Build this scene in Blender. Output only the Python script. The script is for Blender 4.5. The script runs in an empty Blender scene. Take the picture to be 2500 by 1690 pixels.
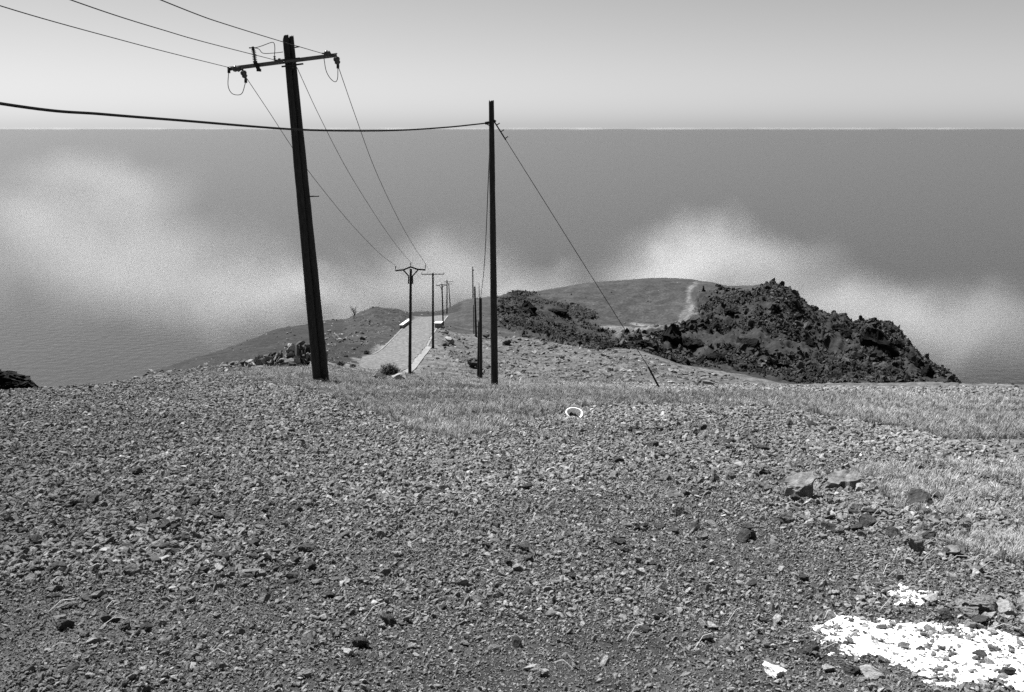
import bpy, math, random
import numpy as np
from mathutils import Vector, Matrix, Euler

random.seed(7); RNG = np.random.default_rng(7)
SC = bpy.context.scene
COL = SC.collection
R = math.radians

# ------------------------------------------------------------------ camera
F = 2300.0                      # focal length in pixels of the 2500 px wide picture
PITCH = R(13.24)
cam_d = bpy.data.cameras.new('camera'); cam = bpy.data.objects.new('camera', cam_d); COL.objects.link(cam)
cam_d.sensor_width = 36; cam_d.lens = F / 2500 * 36
cam_d.clip_start = 0.1; cam_d.clip_end = 300000
cam.location = (0, 0, 0); cam.rotation_euler = (R(90) - PITCH, 0, 0)
SC.camera = cam

# ------------------------------------------------------------------ sky and sun
SUN = Vector((-0.36, 0.36, 0.86)).normalized()
w = bpy.data.worlds.new('World'); SC.world = w; w.use_nodes = True
nt = w.node_tree; nt.nodes.clear()
sky = nt.nodes.new('ShaderNodeTexSky'); sky.sky_type = 'NISHITA'; sky.sun_disc = False
sky.sun_elevation = math.asin(SUN.z); sky.sun_rotation = math.atan2(SUN.x, SUN.y) % (2 * math.pi)
sky.altitude = 800; sky.air_density = 0.7; sky.dust_density = 1.3
bw = nt.nodes.new('ShaderNodeRGBToBW'); bg = nt.nodes.new('ShaderNodeBackground'); wo = nt.nodes.new('ShaderNodeOutputWorld')
nt.links.new(sky.outputs[0], bw.inputs[0]); nt.links.new(bw.outputs[0], bg.inputs[0]); nt.links.new(bg.outputs[0], wo.inputs[0])
bg.inputs[1].default_value = 0.05
sd = bpy.data.lights.new('sun', 'SUN'); sd.energy = 5.0; sd.angle = R(0.5); sd.color = (1, 1, 1)
so = bpy.data.objects.new('sun', sd); COL.objects.link(so); so.location = (0, 0, 50)
so.rotation_euler = SUN.to_track_quat('Z', 'Y').to_euler()
SC.view_settings.view_transform = 'Standard'; SC.view_settings.look = 'None'
SC.view_settings.exposure = 1.25; SC.view_settings.gamma = 1.0
SC.cycles.volume_bounces = 3; SC.cycles.max_bounces = 6; SC.cycles.diffuse_bounces = 1
SC.cycles.transparent_max_bounces = 12
SC.cycles.use_denoising = False; SC.cycles.sample_clamp_indirect = 1.5
SC.cycles.volume_max_steps = 256

# ------------------------------------------------------------------ picking points in space
def ray(px, py):
    u = (px - 1250) / F; v = (845 - py) / F
    c, s = math.cos(PITCH), math.sin(PITCH)
    y = c + v * s; z = -s + v * c
    return u / y, z / y                     # x and z for one metre of depth
def P(px, py, d):
    a, t = ray(px, py)
    return Vector((a * d, d, t * d))
def tan_down(py):
    return -np.asarray(np.tan(np.arctan((845 - np.asarray(py, float)) / F) - PITCH))
def project(x, y, z):
    c, s = math.cos(PITCH), math.sin(PITCH)
    dep = y * c - z * s; up = y * s + z * c
    return 1250 + F * x / dep, 845 - F * up / dep

# ------------------------------------------------------------------ noise
_pg = np.random.default_rng(3)
_perm = np.tile(_pg.permutation(512), 3)
_gr = _pg.normal(size=(512, 3)); _gr /= np.linalg.norm(_gr, axis=1)[:, None]
def perlin(x, y, z=None):
    x = np.asarray(x, float); y = np.asarray(y, float)
    z = np.zeros_like(x) if z is None else np.asarray(z, float)
    xi, yi, zi = np.floor(x).astype(int), np.floor(y).astype(int), np.floor(z).astype(int)
    xf, yf, zf = x - xi, y - yi, z - zi
    f = lambda t: t * t * t * (t * (t * 6 - 15) + 10)
    u, v, w_ = f(xf), f(yf), f(zf)
    out = 0
    for dx in (0, 1):
        for dy in (0, 1):
            for dz in (0, 1):
                h = _perm[(_perm[(_perm[(xi + dx) & 511] + yi + dy) & 511] + zi + dz) & 511]
                g = _gr[h & 511]
                dot = g[..., 0] * (xf - dx) + g[..., 1] * (yf - dy) + g[..., 2] * (zf - dz)
                out = out + dot * (u if dx else 1 - u) * (v if dy else 1 - v) * (w_ if dz else 1 - w_)
    return out
def fbm(x, y, oct=4, z=None, gain=.5):
    r = 0; a = 1
    for k in range(oct):
        r = r + a * perlin(x * 2 ** k + 17.3 * k, y * 2 ** k + 5.1 * k, None if z is None else z * 2 ** k); a *= gain
    return r
def ridged(x, y, oct=4):
    r = 0; a = 1
    for k in range(oct):
        r = r + a * (1 - 2.6 * np.abs(perlin(x * 2 ** k + 31.7 * k, y * 2 ** k + 9.1 * k))); a *= .55
    return r / 1.9

# ------------------------------------------------------------------ the lie of the land
S0, H0 = 0.232, 1.55            # the near slope: eye height and fall per metre
DK = [30, 38, 50, 65, 85, 110, 140, 170, 200, 240, 280, 350, 600]
COLS = {
 -400: [990,1030,1060,1090,1110,1130,1150,1160,1170,1180,1190,1200,1230],
   41: [950,978,1000,1020,1040,1060,1080,1100,1110,1120,1130,1150,1200],
  200: [943,952,965,980,995,1010,1030,1050,1060,1080,1100,1120,1200],
  282: [940,934,940,950,960,975,990,1010,1030,1050,1080,1110,1200],
  345: [944,930,929,930,926,915,925,950,990,1020,1060,1100,1200],
  410: [948,927,925,923,915,893,902,930,960,1000,1050,1100,1200],
  482: [949,924,918,915,900,872,875,900,940,980,1040,1100,1200],
  564: [950,921,913,908,890,860,845,862,900,950,1020,1080,1200],
  610: [950,919,908,900,882,855,832,835,870,930,1000,1070,1200],
  647: [950,918,906,897,878,852,820,813,840,900,980,1060,1200],
  671: [950,917,905,894,876,850,815,802,820,880,960,1050,1200],
  757: [950,918,904,890,872,848,815,790,792,850,930,1020,1200],
  801: [950,921,906,892,872,848,812,785,782,840,920,1020,1200],
  865: [950,926,914,902,885,858,815,780,777,830,910,1010,1200],
  920: [950,930,920,912,900,862,812,760,752,790,880,1000,1200],
  975: [950,932,923,917,905,864,812,775,753,775,860,1000,1200],
 1003: [950,933,924,917,905,863,812,784,772,757,850,1000,1200],
 1063: [950,934,925,917,905,864,813,784,771,757,840,1000,1200],
 1093: [950,935,927,919,906,866,818,788,764,753,820,1000,1200],
 1116: [950,936,929,922,912,874,828,790,752,734,790,950,1200],
 1134: [950,936,930,925,917,882,835,790,745,728,780,930,1200],
 1170: [950,938,932,929,923,893,838,790,742,724,760,900,1200],
 1223: [950,939,933,930,922,893,840,795,740,717,750,880,1200],
 1269: [950,940,934,930,920,890,843,800,745,712,740,860,1200],
 1356: [950,941,935,928,915,882,845,815,775,697,720,840,1200],
 1431: [950,942,936,928,910,866,842,825,795,683,705,830,1200],
 1522: [950,943,937,927,906,856,842,832,803,678,696,820,1200],
 1570: [951,945,939,929,908,858,848,826,805,673,690,820,1200],
 1600: [951,946,940,931,911,869,862,820,800,671,690,820,1200],
 1672: [951,947,941,934,918,896,880,800,780,672,700,820,1200],
 1732: [952,948,942,937,926,905,880,810,745,681,720,830,1200],
 1778: [952,948,943,939,930,913,885,805,735,693,740,840,1200],
 1817: [952,949,943,941,934,920,890,800,710,691,760,850,1200],
 1871: [953,950,945,942,939,932,900,790,682,700,780,870,1200],
 1914: [954,950,946,944,943,946,900,795,700,720,800,890,1200],
 1949: [954,951,948,946,945,955,900,805,733,750,830,900,1200],
 1991: [955,951,948,946,945,955,900,815,768,790,850,920,1200],
 2030: [955,951,948,945,944,955,900,825,777,800,860,930,1200],
 2080: [956,952,948,945,944,955,895,830,793,815,870,940,1200],
 2131: [956,952,948,945,943,955,890,825,787,820,880,950,1200],
 2187: [956,952,948,944,943,955,895,840,798,840,890,960,1200],
 2224: [957,953,948,944,942,955,905,865,853,890,930,980,1200],
 2266: [957,953,948,944,942,955,920,900,900,930,960,1000,1200],
 2297: [958,953,948,944,941,955,935,915,912,940,980,1020,1200],
 2345: [958,953,948,943,939,955,955,945,942,970,1000,1040,1200],
 2400: [959,954,948,943,938,960,980,1000,1020,1040,1060,1090,1200],
 2452: [960,955,949,943,940,970,1000,1020,1040,1060,1080,1100,1200],
 2900: [970,962,955,950,946,975,1010,1040,1060,1080,1100,1120,1200],
}
_px = sorted(COLS)
_ka = np.array([(p - 1250) / F / math.cos(PITCH + 0.0) for p in _px])
_lnd = np.linspace(math.log(0.4), math.log(1300), 1800)
_d = np.exp(_lnd)
_tab = []
for p in _px:
    ys = COLS[p]
    ds = [0.4, 4, 8, 12, 16, 20, 24] + DK + [1300]
    zs = [-(H0 + S0 * d) for d in ds[:7]] + [-float(tan_down(y)) * d for y, d in zip(ys, DK)] + [-560]
    if p == -400: zs[5] -= .6; zs[6] -= 1.5
    _tab.append(np.interp(_d, ds, zs))
_tab = np.array(_tab)
_ag = np.linspace(-1.3, 1.3, 1301)
HG = np.empty((len(_ag), len(_d)))
for j in range(len(_d)):
    HG[:, j] = np.interp(_ag, _ka, _tab[:, j])
def _smooth(A, axis, sig):
    k = np.arange(-int(3 * sig) - 1, int(3 * sig) + 2); g = np.exp(-k * k / (2 * sig * sig)); g /= g.sum()
    pad = [(0, 0), (0, 0)]; pad[axis] = (len(k) // 2, len(k) // 2)
    B = np.pad(A, pad, mode='edge')
    return np.apply_along_axis(lambda r: np.convolve(r, g, 'valid'), axis, B)
HG = _smooth(HG, 1, 8.0); HG = _smooth(HG, 0, 3.5)

def base_h(x, y):
    x = np.asarray(x, float); y = np.asarray(y, float)
    yy = np.maximum(y, 0.45)
    a = np.clip(x / yy, -1.299, 1.299); l = np.log(yy)
    i = (a + 1.3) / 2.6 * 1300; j = (l - _lnd[0]) / (_lnd[-1] - _lnd[0]) * 1799
    i = np.clip(i, 0, 1299.99); j = np.clip(j, 0, 1798.99)
    i0 = i.astype(int); j0 = j.astype(int); fi = i - i0; fj = j - j0
    z = (HG[i0, j0] * (1 - fi) * (1 - fj) + HG[i0 + 1, j0] * fi * (1 - fj) + HG[i0, j0 + 1] * (1 - fi) * fj + HG[i0 + 1, j0 + 1] * fi * fj)
    near = -(H0 + S0 * y)
    k = np.clip((y - 3) / 6, 0, 1)
    return near * (1 - k) + z * k

# regions, drawn as outlines on the ground
def inside(px, py, poly):
    px = np.asarray(px, float); py = np.asarray(py, float)
    r = np.zeros(px.shape, bool); n = len(poly)
    for i in range(n):
        x1, y1 = poly[i]; x2, y2 = poly[(i + 1) % n]
        if y1 == y2: continue
        c = ((y1 > py) != (y2 > py)) & (px < (x2 - x1) * (py - y1) / (y2 - y1) + x1)
        r ^= c
    return r
CRAG = [(1560,856),(1480,835),(1540,815),(1620,812),(1710,775),(1690,740),(1715,712),(1760,706),(1830,716),(1885,690),(1950,715),(2030,765),(2160,770),(2250,860),(2360,930),(2345,985),(1917,985),(1800,920),(1672,900),(1600,875)]
DARKROCK = [(1200,790),(1215,735),(1260,708),(1330,728),(1400,748),(1452,766),(1440,785),(1500,815),(1540,860),(1440,852),(1360,838),(1260,812)]
RUBBLE = [(1040,800),(1200,788),(1300,815),(1420,842),(1530,856),(1680,900),(1900,944),(2340,942),(2340,975),(1900,968),(1500,930),(1250,925),(1130,925),(1090,860)]
LEFTRUB = [(285,938),(330,910),(420,905),(560,888),(600,880),(600,905),(440,925),(330,935)]
ROADE = [(72,880,975,913),(78,882,982,909),(85,886,993,902),(97,890,1009,883),(105,915,1020,869),(118,943,1039,843),(140,977,1056,811),(155,995,1066,797),(168,1009,1079,785),(178,1016,1084,780)]
_rd = np.array(ROADE, float)
def road_x(y):
    l = np.interp(y, _rd[:, 0], [ray(r[1], r[3])[0] * r[0] for r in ROADE])
    r_ = np.interp(y, _rd[:, 0], [ray(r[2], r[3])[0] * r[0] for r in ROADE])
    return l, r_
def road_mask(x, y, m=1.5):
    l, r_ = road_x(y)
    k = np.clip(np.minimum(x - l + m, r_ + m - x) / m, 0, 1)
    return k * np.clip((y - 66) / 6, 0, 1) * np.clip((192 - y) / 8, 0, 1)

def height(x, y, full=True):
    x = np.asarray(x, float); y = np.asarray(y, float)
    z = base_h(x, y)
    px, py = project(x, np.maximum(y, .5), z)
    rm = road_mask(x, y)
    near = np.clip((38 - y) / 12, 0, 1)
    far = np.clip((y - 30) / 40, 0, 1)
    n = near * (0.055 * fbm(x * .55, y * .55, 3) + 0.018 * fbm(x * 3.1, y * 3.1, 3))
    n = n + (1 - near) * 0.07 * fbm(x * .4, y * .4, 3)
    n = n + far * (0.35 * fbm(x * .16, y * .16, 4) + 0.16 * fbm(x * .9 + 40, y * .9, 3))
    cm = (y > 118) & inside(px, py, CRAG)
    dm = (y > 118) & inside(px, py, DARKROCK)
    rb = (y > 60) & inside(px, py, RUBBLE)
    cx = cm * np.clip((y - 114) / 22, 0, 1)
    top = np.clip((py - 700) / 50, 0.12, 1) + np.clip((px - 1920) / 60, 0, .8)
    n = n + cx * np.minimum(top, 1) * (4.2 * (ridged(x * .085, y * .06, 3) - .55) + 1.3 * (ridged(x * .3, y * .2, 3) - .5))
    n = n + dm * np.clip((y - 114) / 22, 0, 1) * (1.7 * (ridged(x * .11 + 9, y * .11, 5) - .45))
    n = n + rb * .22 * ridged(x * .5, y * .5, 3)
    kn = np.clip((y - 120) / 30, 0, 1) * np.clip((215 - y) / 30, 0, 1) * np.clip((px - 840) / 40, 0, 1) * np.clip((1020 - px) / 40, 0, 1)
    n = n + kn * .8 * ridged(x * .25, y * .12, 4)
    n = n * (1 - rm) 
    return z + n

def cast(px, py, d0=2.5, d1=330):
    a, t = ray(px, py)
    ds = np.exp(np.linspace(math.log(d0), math.log(d1), 3000))
    g = height(a * ds, ds) - t * ds
    k = np.where(g > 0)[0]
    i = k[0] if len(k) else len(ds) - 1
    return Vector((a * ds[i], ds[i], float(height(a * ds[i], ds[i]))))
def hz(x, y): return float(height(np.array([x]), np.array([y]))[0])

# ------------------------------------------------------------------ materials (all grey: the place is on black and white film)
def nodes(name):
    m = bpy.data.materials.new(name); m.use_nodes = True
    n = m.node_tree; b = n.nodes['Principled BSDF']
    return m, n, b
def g3(v): return (v, v, v, 1)
def mat(name, lo, hi, scale=20, rough=.9, bump=.3, dist=.01, detail=6, attr=None, spec=.2, stretch=None, coarse=None, mottle=None):
    m, n, b = nodes(name)
    N = n.nodes.new; L = n.links.new
    tc = N('ShaderNodeTexCoord'); src = tc.outputs['Object']
    if stretch:
        mp = N('ShaderNodeMapping'); mp.inputs['Scale'].default_value = stretch; L(src, mp.inputs[0]); src = mp.outputs[0]
    no = N('ShaderNodeTexNoise'); no.inputs['Scale'].default_value = scale; no.inputs['Detail'].default_value = detail; no.inputs['Roughness'].default_value = .65
    L(src, no.inputs['Vector'])
    cr = N('ShaderNodeValToRGB'); cr.color_ramp.elements[0].position = .33; cr.color_ramp.elements[1].position = .68
    cr.color_ramp.elements[0].color = g3(lo); cr.color_ramp.elements[1].color = g3(hi)
    L(no.outputs['Fac'], cr.inputs[0]); out = cr.outputs[0]
    if coarse:
        n2 = N('ShaderNodeTexNoise'); n2.inputs['Scale'].default_value = coarse; n2.inputs['Detail'].default_value = 4
        L(src, n2.inputs['Vector'])
        mr = N('ShaderNodeMapRange'); mr.inputs['From Min'].default_value = .3; mr.inputs['From Max'].default_value = .7
        mr.inputs['To Min'].default_value = .6; mr.inputs['To Max'].default_value = 1.35; L(n2.outputs['Fac'], mr.inputs[0])
        vm = N('ShaderNodeVectorMath'); vm.operation = 'SCALE'; L(out, vm.inputs[0]); L(mr.outputs[0], vm.inputs['Scale']); out = vm.outputs[0]
    if mottle:
        n3 = N('ShaderNodeTexNoise'); n3.inputs['Scale'].default_value = mottle; n3.inputs['Detail'].default_value = 5; n3.inputs['Roughness'].default_value = .75
        L(src, n3.inputs['Vector'])
        mr = N('ShaderNodeMapRange'); mr.inputs['From Min'].default_value = .35; mr.inputs['From Max'].default_value = .65
        mr.inputs['To Min'].default_value = .4; mr.inputs['To Max'].default_value = 1.6; L(n3.outputs['Fac'], mr.inputs[0])
        vm = N('ShaderNodeVectorMath'); vm.operation = 'SCALE'; L(out, vm.inputs[0]); L(mr.outputs[0], vm.inputs['Scale']); out = vm.outputs[0]
    if attr:
        at = N('ShaderNodeAttribute'); at.attribute_name = attr[0]; at.attribute_type = attr[1]
        vm = N('ShaderNodeVectorMath'); vm.operation = 'SCALE'; L(out, vm.inputs[0]); L(at.outputs['Fac'], vm.inputs['Scale']); out = vm.outputs[0]
    L(out, b.inputs['Base Color'])
    b.inputs['Roughness'].default_value = rough; b.inputs['Specular IOR Level'].default_value = spec
    if bump:
        bp = N('ShaderNodeBump'); bp.inputs['Strength'].default_value = bump; bp.inputs['Distance'].default_value = dist
        L(no.outputs['Fac'], bp.inputs['Height']); L(bp.outputs[0], b.inputs['Normal'])
    return m
M = {}
M['ground'] = mat('volcanic_ground', .75, 1.25, scale=9, bump=1.0, dist=.05, detail=9, attr=('tone', 'GEOMETRY'), coarse=.35, mottle=1.7)
M['cinder'] = mat('cinder', .085, .27, scale=6, bump=.5, dist=.02, attr=('tint', 'INSTANCER'))
M['lava'] = mat('lava_rock', .06, .17, scale=5, bump=.8, dist=.03)
M['lava_dark'] = mat('dark_lava_rock', .025, .07, scale=7, bump=.9, dist=.03)
M['pale_rock'] = mat('pale_rock', .13, .3, scale=7, bump=.6, dist=.02)
M['mid_rock'] = mat('mid_rock', .07, .22, scale=14, bump=1.0, dist=.02)
M['white_rock'] = mat('white_rock', .35, .7, scale=7, bump=.5, dist=.02)
M['crag'] = mat('crag_rock', .004, .05, scale=1.6, bump=1.0, dist=.4, attr=('tint', 'INSTANCER'))
M['grass'] = mat('dry_grass', .15, .32, scale=3, bump=0, rough=.8, attr=('tint', 'INSTANCER'))
M['shrub'] = mat('shrub_twigs', .03, .08, scale=8, bump=0)
M['wood'] = mat('tarred_wood', .006, .04, scale=6, bump=.9, dist=.01, stretch=(9, 9, .5), rough=.75)
M['woodtop'] = mat('weathered_wood', .05, .3, scale=30, bump=.8, dist=.01)
M['steel'] = mat('galvanised_steel', .05, .11, scale=12, bump=.1, rough=.55, spec=.4)
M['iron'] = mat('dark_iron', .006, .02, scale=12, bump=.1, rough=.6)
M['glass'] = mat('insulator_glaze', .012, .05, scale=8, bump=0, rough=.25, spec=.6)
M['wire'] = mat('wire_metal', .006, .012, scale=8, bump=0, rough=.6)
M['road'] = mat('road_surface', .06, .15, scale=3, bump=.6, dist=.03, mottle=2.2)
M['concrete'] = mat('pale_concrete', .5, .75, scale=3, bump=.2, dist=.01)
M['kerbc'] = mat('kerb_concrete', .11, .24, scale=2, bump=.3, dist=.02)
M['powder'] = mat('white_powder', .5, .8, scale=25, bump=.5, dist=.01)
M['enamel'] = mat('white_enamel', .75, .85, scale=6, bump=0, rough=.4)
M['dark_patch'] = mat('basin_dark_patch', .02, .06, scale=30, bump=.4)

# ------------------------------------------------------------------ mesh helpers
class MB:
    def __init__(s): s.v = []; s.f = []
    def add(s, vs, fs):
        o = len(s.v); s.v += [tuple(q) for q in vs]; s.f += [tuple(i + o for i in f) for f in fs]; return s
    def tube(s, pts, rad, seg=8, cap=True):
        pts = [Vector(p) for p in pts]; n = len(pts)
        if not hasattr(rad, '__len__'): rad = [rad] * n
        vs = []; t0 = (pts[1] - pts[0]).normalized()
        ref = Vector((0, 1, 0)) if abs(t0.y) < .9 else Vector((1, 0, 0))
        for i, p in enumerate(pts):
            t = (pts[min(i + 1, n - 1)] - pts[max(i - 1, 0)]).normalized()
            a = ref - t * ref.dot(t); a.normalize(); b = t.cross(a); ref = a
            for k in range(seg):
                an = 2 * math.pi * k / seg
                vs.append(p + (a * math.cos(an) + b * math.sin(an)) * rad[i])
        fs = [(i * seg + k, i * seg + (k + 1) % seg, (i + 1) * seg + (k + 1) % seg, (i + 1) * seg + k) for i in range(n - 1) for k in range(seg)]
        if cap: fs += [tuple(range(seg - 1, -1, -1)), tuple(range((n - 1) * seg, n * seg))]
        return s.add(vs, fs)
    def lathe(s, p0, p1, prof, seg=12):
        p0 = Vector(p0); p1 = Vector(p1)
        return s.tube([p0.lerp(p1, t) for t, r in prof], [r for t, r in prof], seg)
    def box(s, c, sx, sy, sz, rot=None):
        c = Vector(c); rot = rot or Matrix.Identity(3)
        vs = [c + rot @ Vector((x * sx / 2, y * sy / 2, z * sz / 2)) for x in (-1, 1) for y in (-1, 1) for z in (-1, 1)]
        return s.add(vs, [(0, 1, 3, 2), (4, 6, 7, 5), (0, 4, 5, 1), (2, 3, 7, 6), (0, 2, 6, 4), (1, 5, 7, 3)])
    def beam(s, p0, p1, wd, ht):
        p0 = Vector(p0); p1 = Vector(p1); x = (p1 - p0).normalized(); y = Vector((0, 1, 0)); y = (y - x * y.dot(x)).normalized() if abs(x.y) < .95 else Vector((1, 0, 0))
        z = x.cross(y); rot = Matrix((x, y, z)).transposed()
        return s.box((p0 + p1) / 2, (p1 - p0).length, wd, ht, rot)
    def build(s, name, m, parent=None, smooth=False, origin=None):
        me = bpy.data.meshes.new(name)
        o0 = Vector(origin) if origin is not None else Vector((0, 0, 0))
        me.from_pydata([tuple(Vector(q) - o0) for q in s.v], [], s.f); me.materials.append(m)
        if smooth: me.polygons.foreach_set('use_smooth', [True] * len(me.polygons))
        me.update()
        o = bpy.data.objects.new(name, me); COL.objects.link(o)
        if parent is not None: o.parent = parent
        elif origin is not None: o.location = o0
        return o
def tag(o, label=None, cat=None, group=None, kind=None):
    if label: o['label'] = label
    if cat: o['category'] = cat
    if group: o['group'] = group
    if kind: o['kind'] = kind
    return o
def empty(name, loc):
    o = bpy.data.objects.new(name, None); o.location = loc; o.empty_display_size = .3; COL.objects.link(o); return o
def npmesh(name, V, Q, m, smooth=True):
    me = bpy.data.meshes.new(name)
    me.vertices.add(len(V)); me.vertices.foreach_set('co', np.asarray(V, np.float32).ravel())
    k = Q.shape[1]; me.loops.add(len(Q) * k); me.polygons.add(len(Q))
    me.loops.foreach_set('vertex_index', Q.astype(np.int32).ravel())
    me.polygons.foreach_set('loop_start', np.arange(0, len(Q) * k, k, dtype=np.int32))
    me.polygons.foreach_set('use_smooth', np.full(len(Q), smooth))
    me.update(calc_edges=True); me.materials.append(m)
    o = bpy.data.objects.new(name, me); COL.objects.link(o); return o

# ------------------------------------------------------------------ ground sheet
GRASS1 = [(445,916),(600,900),(760,895),(850,900),(900,905),(1000,914),(1170,926),(1300,932),(1450,945),(1620,957),(1800,958),(2000,962),(2300,968),(2600,975),(2600,1130),(2380,1092),(2200,1050),(2050,1022),(1900,1003),(1700,988),(1560,985),(1430,1000),(1330,1018),(1250,1035),(1180,1062),(1100,1075),(1000,1050),(930,1020),(850,985),(760,955),(600,925)]
GRASS2 = [(2070,1150),(2250,1135),(2600,1125),(2600,1400),(2400,1360),(2290,1320),(2210,1250),(2120,1185)]
def soft(px, py, poly, r, x, y):
    jx = px + r * 1.2 * fbm(x * 1.1, y * 1.1, 3) * 1.5; jy = py + r * fbm(x * 1.1 + 50, y * 1.1, 3)
    return inside(jx, jy, poly)
rows = np.concatenate([np.linspace(-3, .75, 12, endpoint=False), np.exp(np.arange(math.log(.8), math.log(34), .0085)), np.exp(np.arange(math.log(34.1), math.log(290), .0031)), np.exp(np.linspace(math.log(292), math.log(1290), 60))])
cols = np.concatenate([np.linspace(-1.3, -.66, 60, endpoint=False), np.linspace(-.66, .66, 1000), np.linspace(.66, 1.3, 61)[1:]])
AA, YY = np.meshgrid(cols, rows)
XX = AA * (YY + 3.6)
ZZ = height(XX, YY)
nr, nc = XX.shape
idx = np.arange(nr * nc).reshape(nr, nc)
Q = np.stack([idx[:-1, :-1], idx[:-1, 1:], idx[1:, 1:], idx[1:, :-1]], -1).reshape(-1, 4)
ground = npmesh('ground', np.stack([XX, YY, ZZ], -1).reshape(-1, 3), Q, M['ground'])
PX, PY = project(XX, np.maximum(YY, .5), ZZ)
tone = np.full(XX.shape, .045)
tone = np.where(YY > 33, .085, tone)
gm = (YY > 6) & (soft(PX, PY, GRASS1, 14, XX, YY) | soft(PX, PY, GRASS2, 14, XX, YY))
tone = np.where(gm, .11, tone)
tone = np.where((YY > 70) & (YY < 240) & (PX < 1010) & (XX < road_x(YY)[0] - .8 + 2.2 * fbm(XX * .25, YY * .12, 4)), .016, tone)
tone = np.where((YY > 52) & (PX < 590), .017, tone)                    # darker scoria of the left hill
tone = np.where((YY > 120) & (PX > 840) & (PX < 1010), .026, tone)
tone = np.where((YY > 60) & inside(PX, PY, RUBBLE), .07, tone)
tone = np.where((YY > 150) & (PX > 1080), .032, tone)
tone = np.where((YY > 193) & (PX > 985) & (PX < 1125), .018, tone)
scar = (YY > 170) & inside(PX + 14 * fbm(XX * .2, YY * .2, 3), PY + 8 * fbm(XX * .2 + 9, YY * .2, 3), [(1380,800),(1480,796),(1620,806),(1660,780),(1672,745),(1690,740),(1712,760),(1690,790),(1650,812),(1520,816),(1400,812)])
tone = np.where(scar, .075, tone)
for tr in ([(1700,692),(1684,705),(1680,735),(1692,748),(1678,780),(1650,796),(1560,803),(1460,800),(1390,806)], [(1660,812),(1600,796),(1540,790)], [(1700,748),(1720,762),(1690,788)]):
    tp = np.array(tr, float)
    for (xa, ya), (xb, yb) in zip(tp[:-1], tp[1:]):
        tt = np.clip(((PX - xa) * (xb - xa) + (PY - ya) * (yb - ya)) / ((xb - xa) ** 2 + (yb - ya) ** 2), 0, 1)
        dd_ = np.hypot(PX - xa - tt * (xb - xa), (PY - ya - tt * (yb - ya)) * 1.2)
        tone = np.where((YY > 160) & (dd_ < 4 + 6 * fbm(XX * .3, YY * .3, 2)), .12, tone)
tone = np.where((YY > 116) & (inside(PX, PY, CRAG) | inside(PX, PY, DARKROCK)), .02, tone)
tone = tone * (1 + .35 * fbm(XX * .25, YY * .25, 4)) * np.where(YY > 60, 1 + .25 * fbm(XX * 1.1, YY * .8, 3), 1)
tone = _smooth(tone, 1, 1.0)
at = ground.data.attributes.new('tone', 'FLOAT', 'POINT'); at.data.foreach_set('value', tone.astype(np.float32).ravel())
tag(ground, kind='structure')

# ------------------------------------------------------------------ sea and cloud bank
sea_m, n_, b_ = nodes('sea_water')
b_.inputs['Base Color'].default_value = g3(.022); b_.inputs['Roughness'].default_value = .24; b_.inputs['Specular IOR Level'].default_value = .5
tc = n_.nodes.new('ShaderNodeTexCoord'); no = n_.nodes.new('ShaderNodeTexNoise'); no.inputs['Scale'].default_value = .05; no.inputs['Detail'].default_value = 6
bp = n_.nodes.new('ShaderNodeBump'); bp.inputs['Strength'].default_value = .5; bp.inputs['Distance'].default_value = 5
n_.links.new(tc.outputs['Object'], no.inputs['Vector']); n_.links.new(no.outputs['Fac'], bp.inputs['Height']); n_.links.new(bp.outputs[0], b_.inputs['Normal'])
sm = MB().add([(-130000, 700, 0), (130000, 700, 0), (130000, 105000, 0), (-130000, 105000, 0)], [(0, 1, 2, 3)])
sea = sm.build('sea', sea_m); sea.location = (0, 0, -500); tag(sea, kind='structure')

BLOBS = [  # px, py, distance, half width px, half height px, half depth m, strength
 (1720, 655, 1900, 300, 100, 260, 1.0), (1600, 650, 1850, 200, 90, 200, .6), (2020, 760, 1850, 300, 100, 220, .8),
 (2300, 800, 1800, 360, 120, 220, .9), (1080, 670, 1950, 260, 100, 260, .8), (1300, 700, 1900, 200, 60, 200, .8),
 (330, 640, 1900, 420, 120, 300, .5), (120, 520, 2100, 330, 100, 250, .4), (560, 700, 1800, 300, 80, 220, .45), (250, 450, 2500, 300, 80, 300, .3),
 (820, 720, 1850, 250, 60, 220, .7), (620, 775, 1750, 280, 70, 200, .5), (1900, 640, 1900, 200, 70, 200, .5)]
cm_, n_, b_ = nodes('cloud_vapour'); n_.nodes.remove(b_)
N = n_.nodes.new; L = n_.links.new
tc = N('ShaderNodeTexCoord'); src = tc.outputs['Object']
nz = N('ShaderNodeTexNoise'); nz.inputs['Scale'].default_value = .0045; nz.inputs['Detail'].default_value = 5; nz.inputs['Roughness'].default_value = .55
L(src, nz.inputs['Vector'])
wv = N('ShaderNodeVectorMath'); wv.operation = 'SUBTRACT'; L(nz.outputs['Color'], wv.inputs[0]); wv.inputs[1].default_value = (.5, .5, .5)
ws = N('ShaderNodeVectorMath'); ws.operation = 'SCALE'; L(wv.outputs[0], ws.inputs[0]); ws.inputs['Scale'].default_value = 260
wp = N('ShaderNodeVectorMath'); wp.operation = 'ADD'; L(src, wp.inputs[0]); L(ws.outputs[0], wp.inputs[1])
tot = None; lo = Vector((1e9,) * 3); hi = -lo
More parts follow.
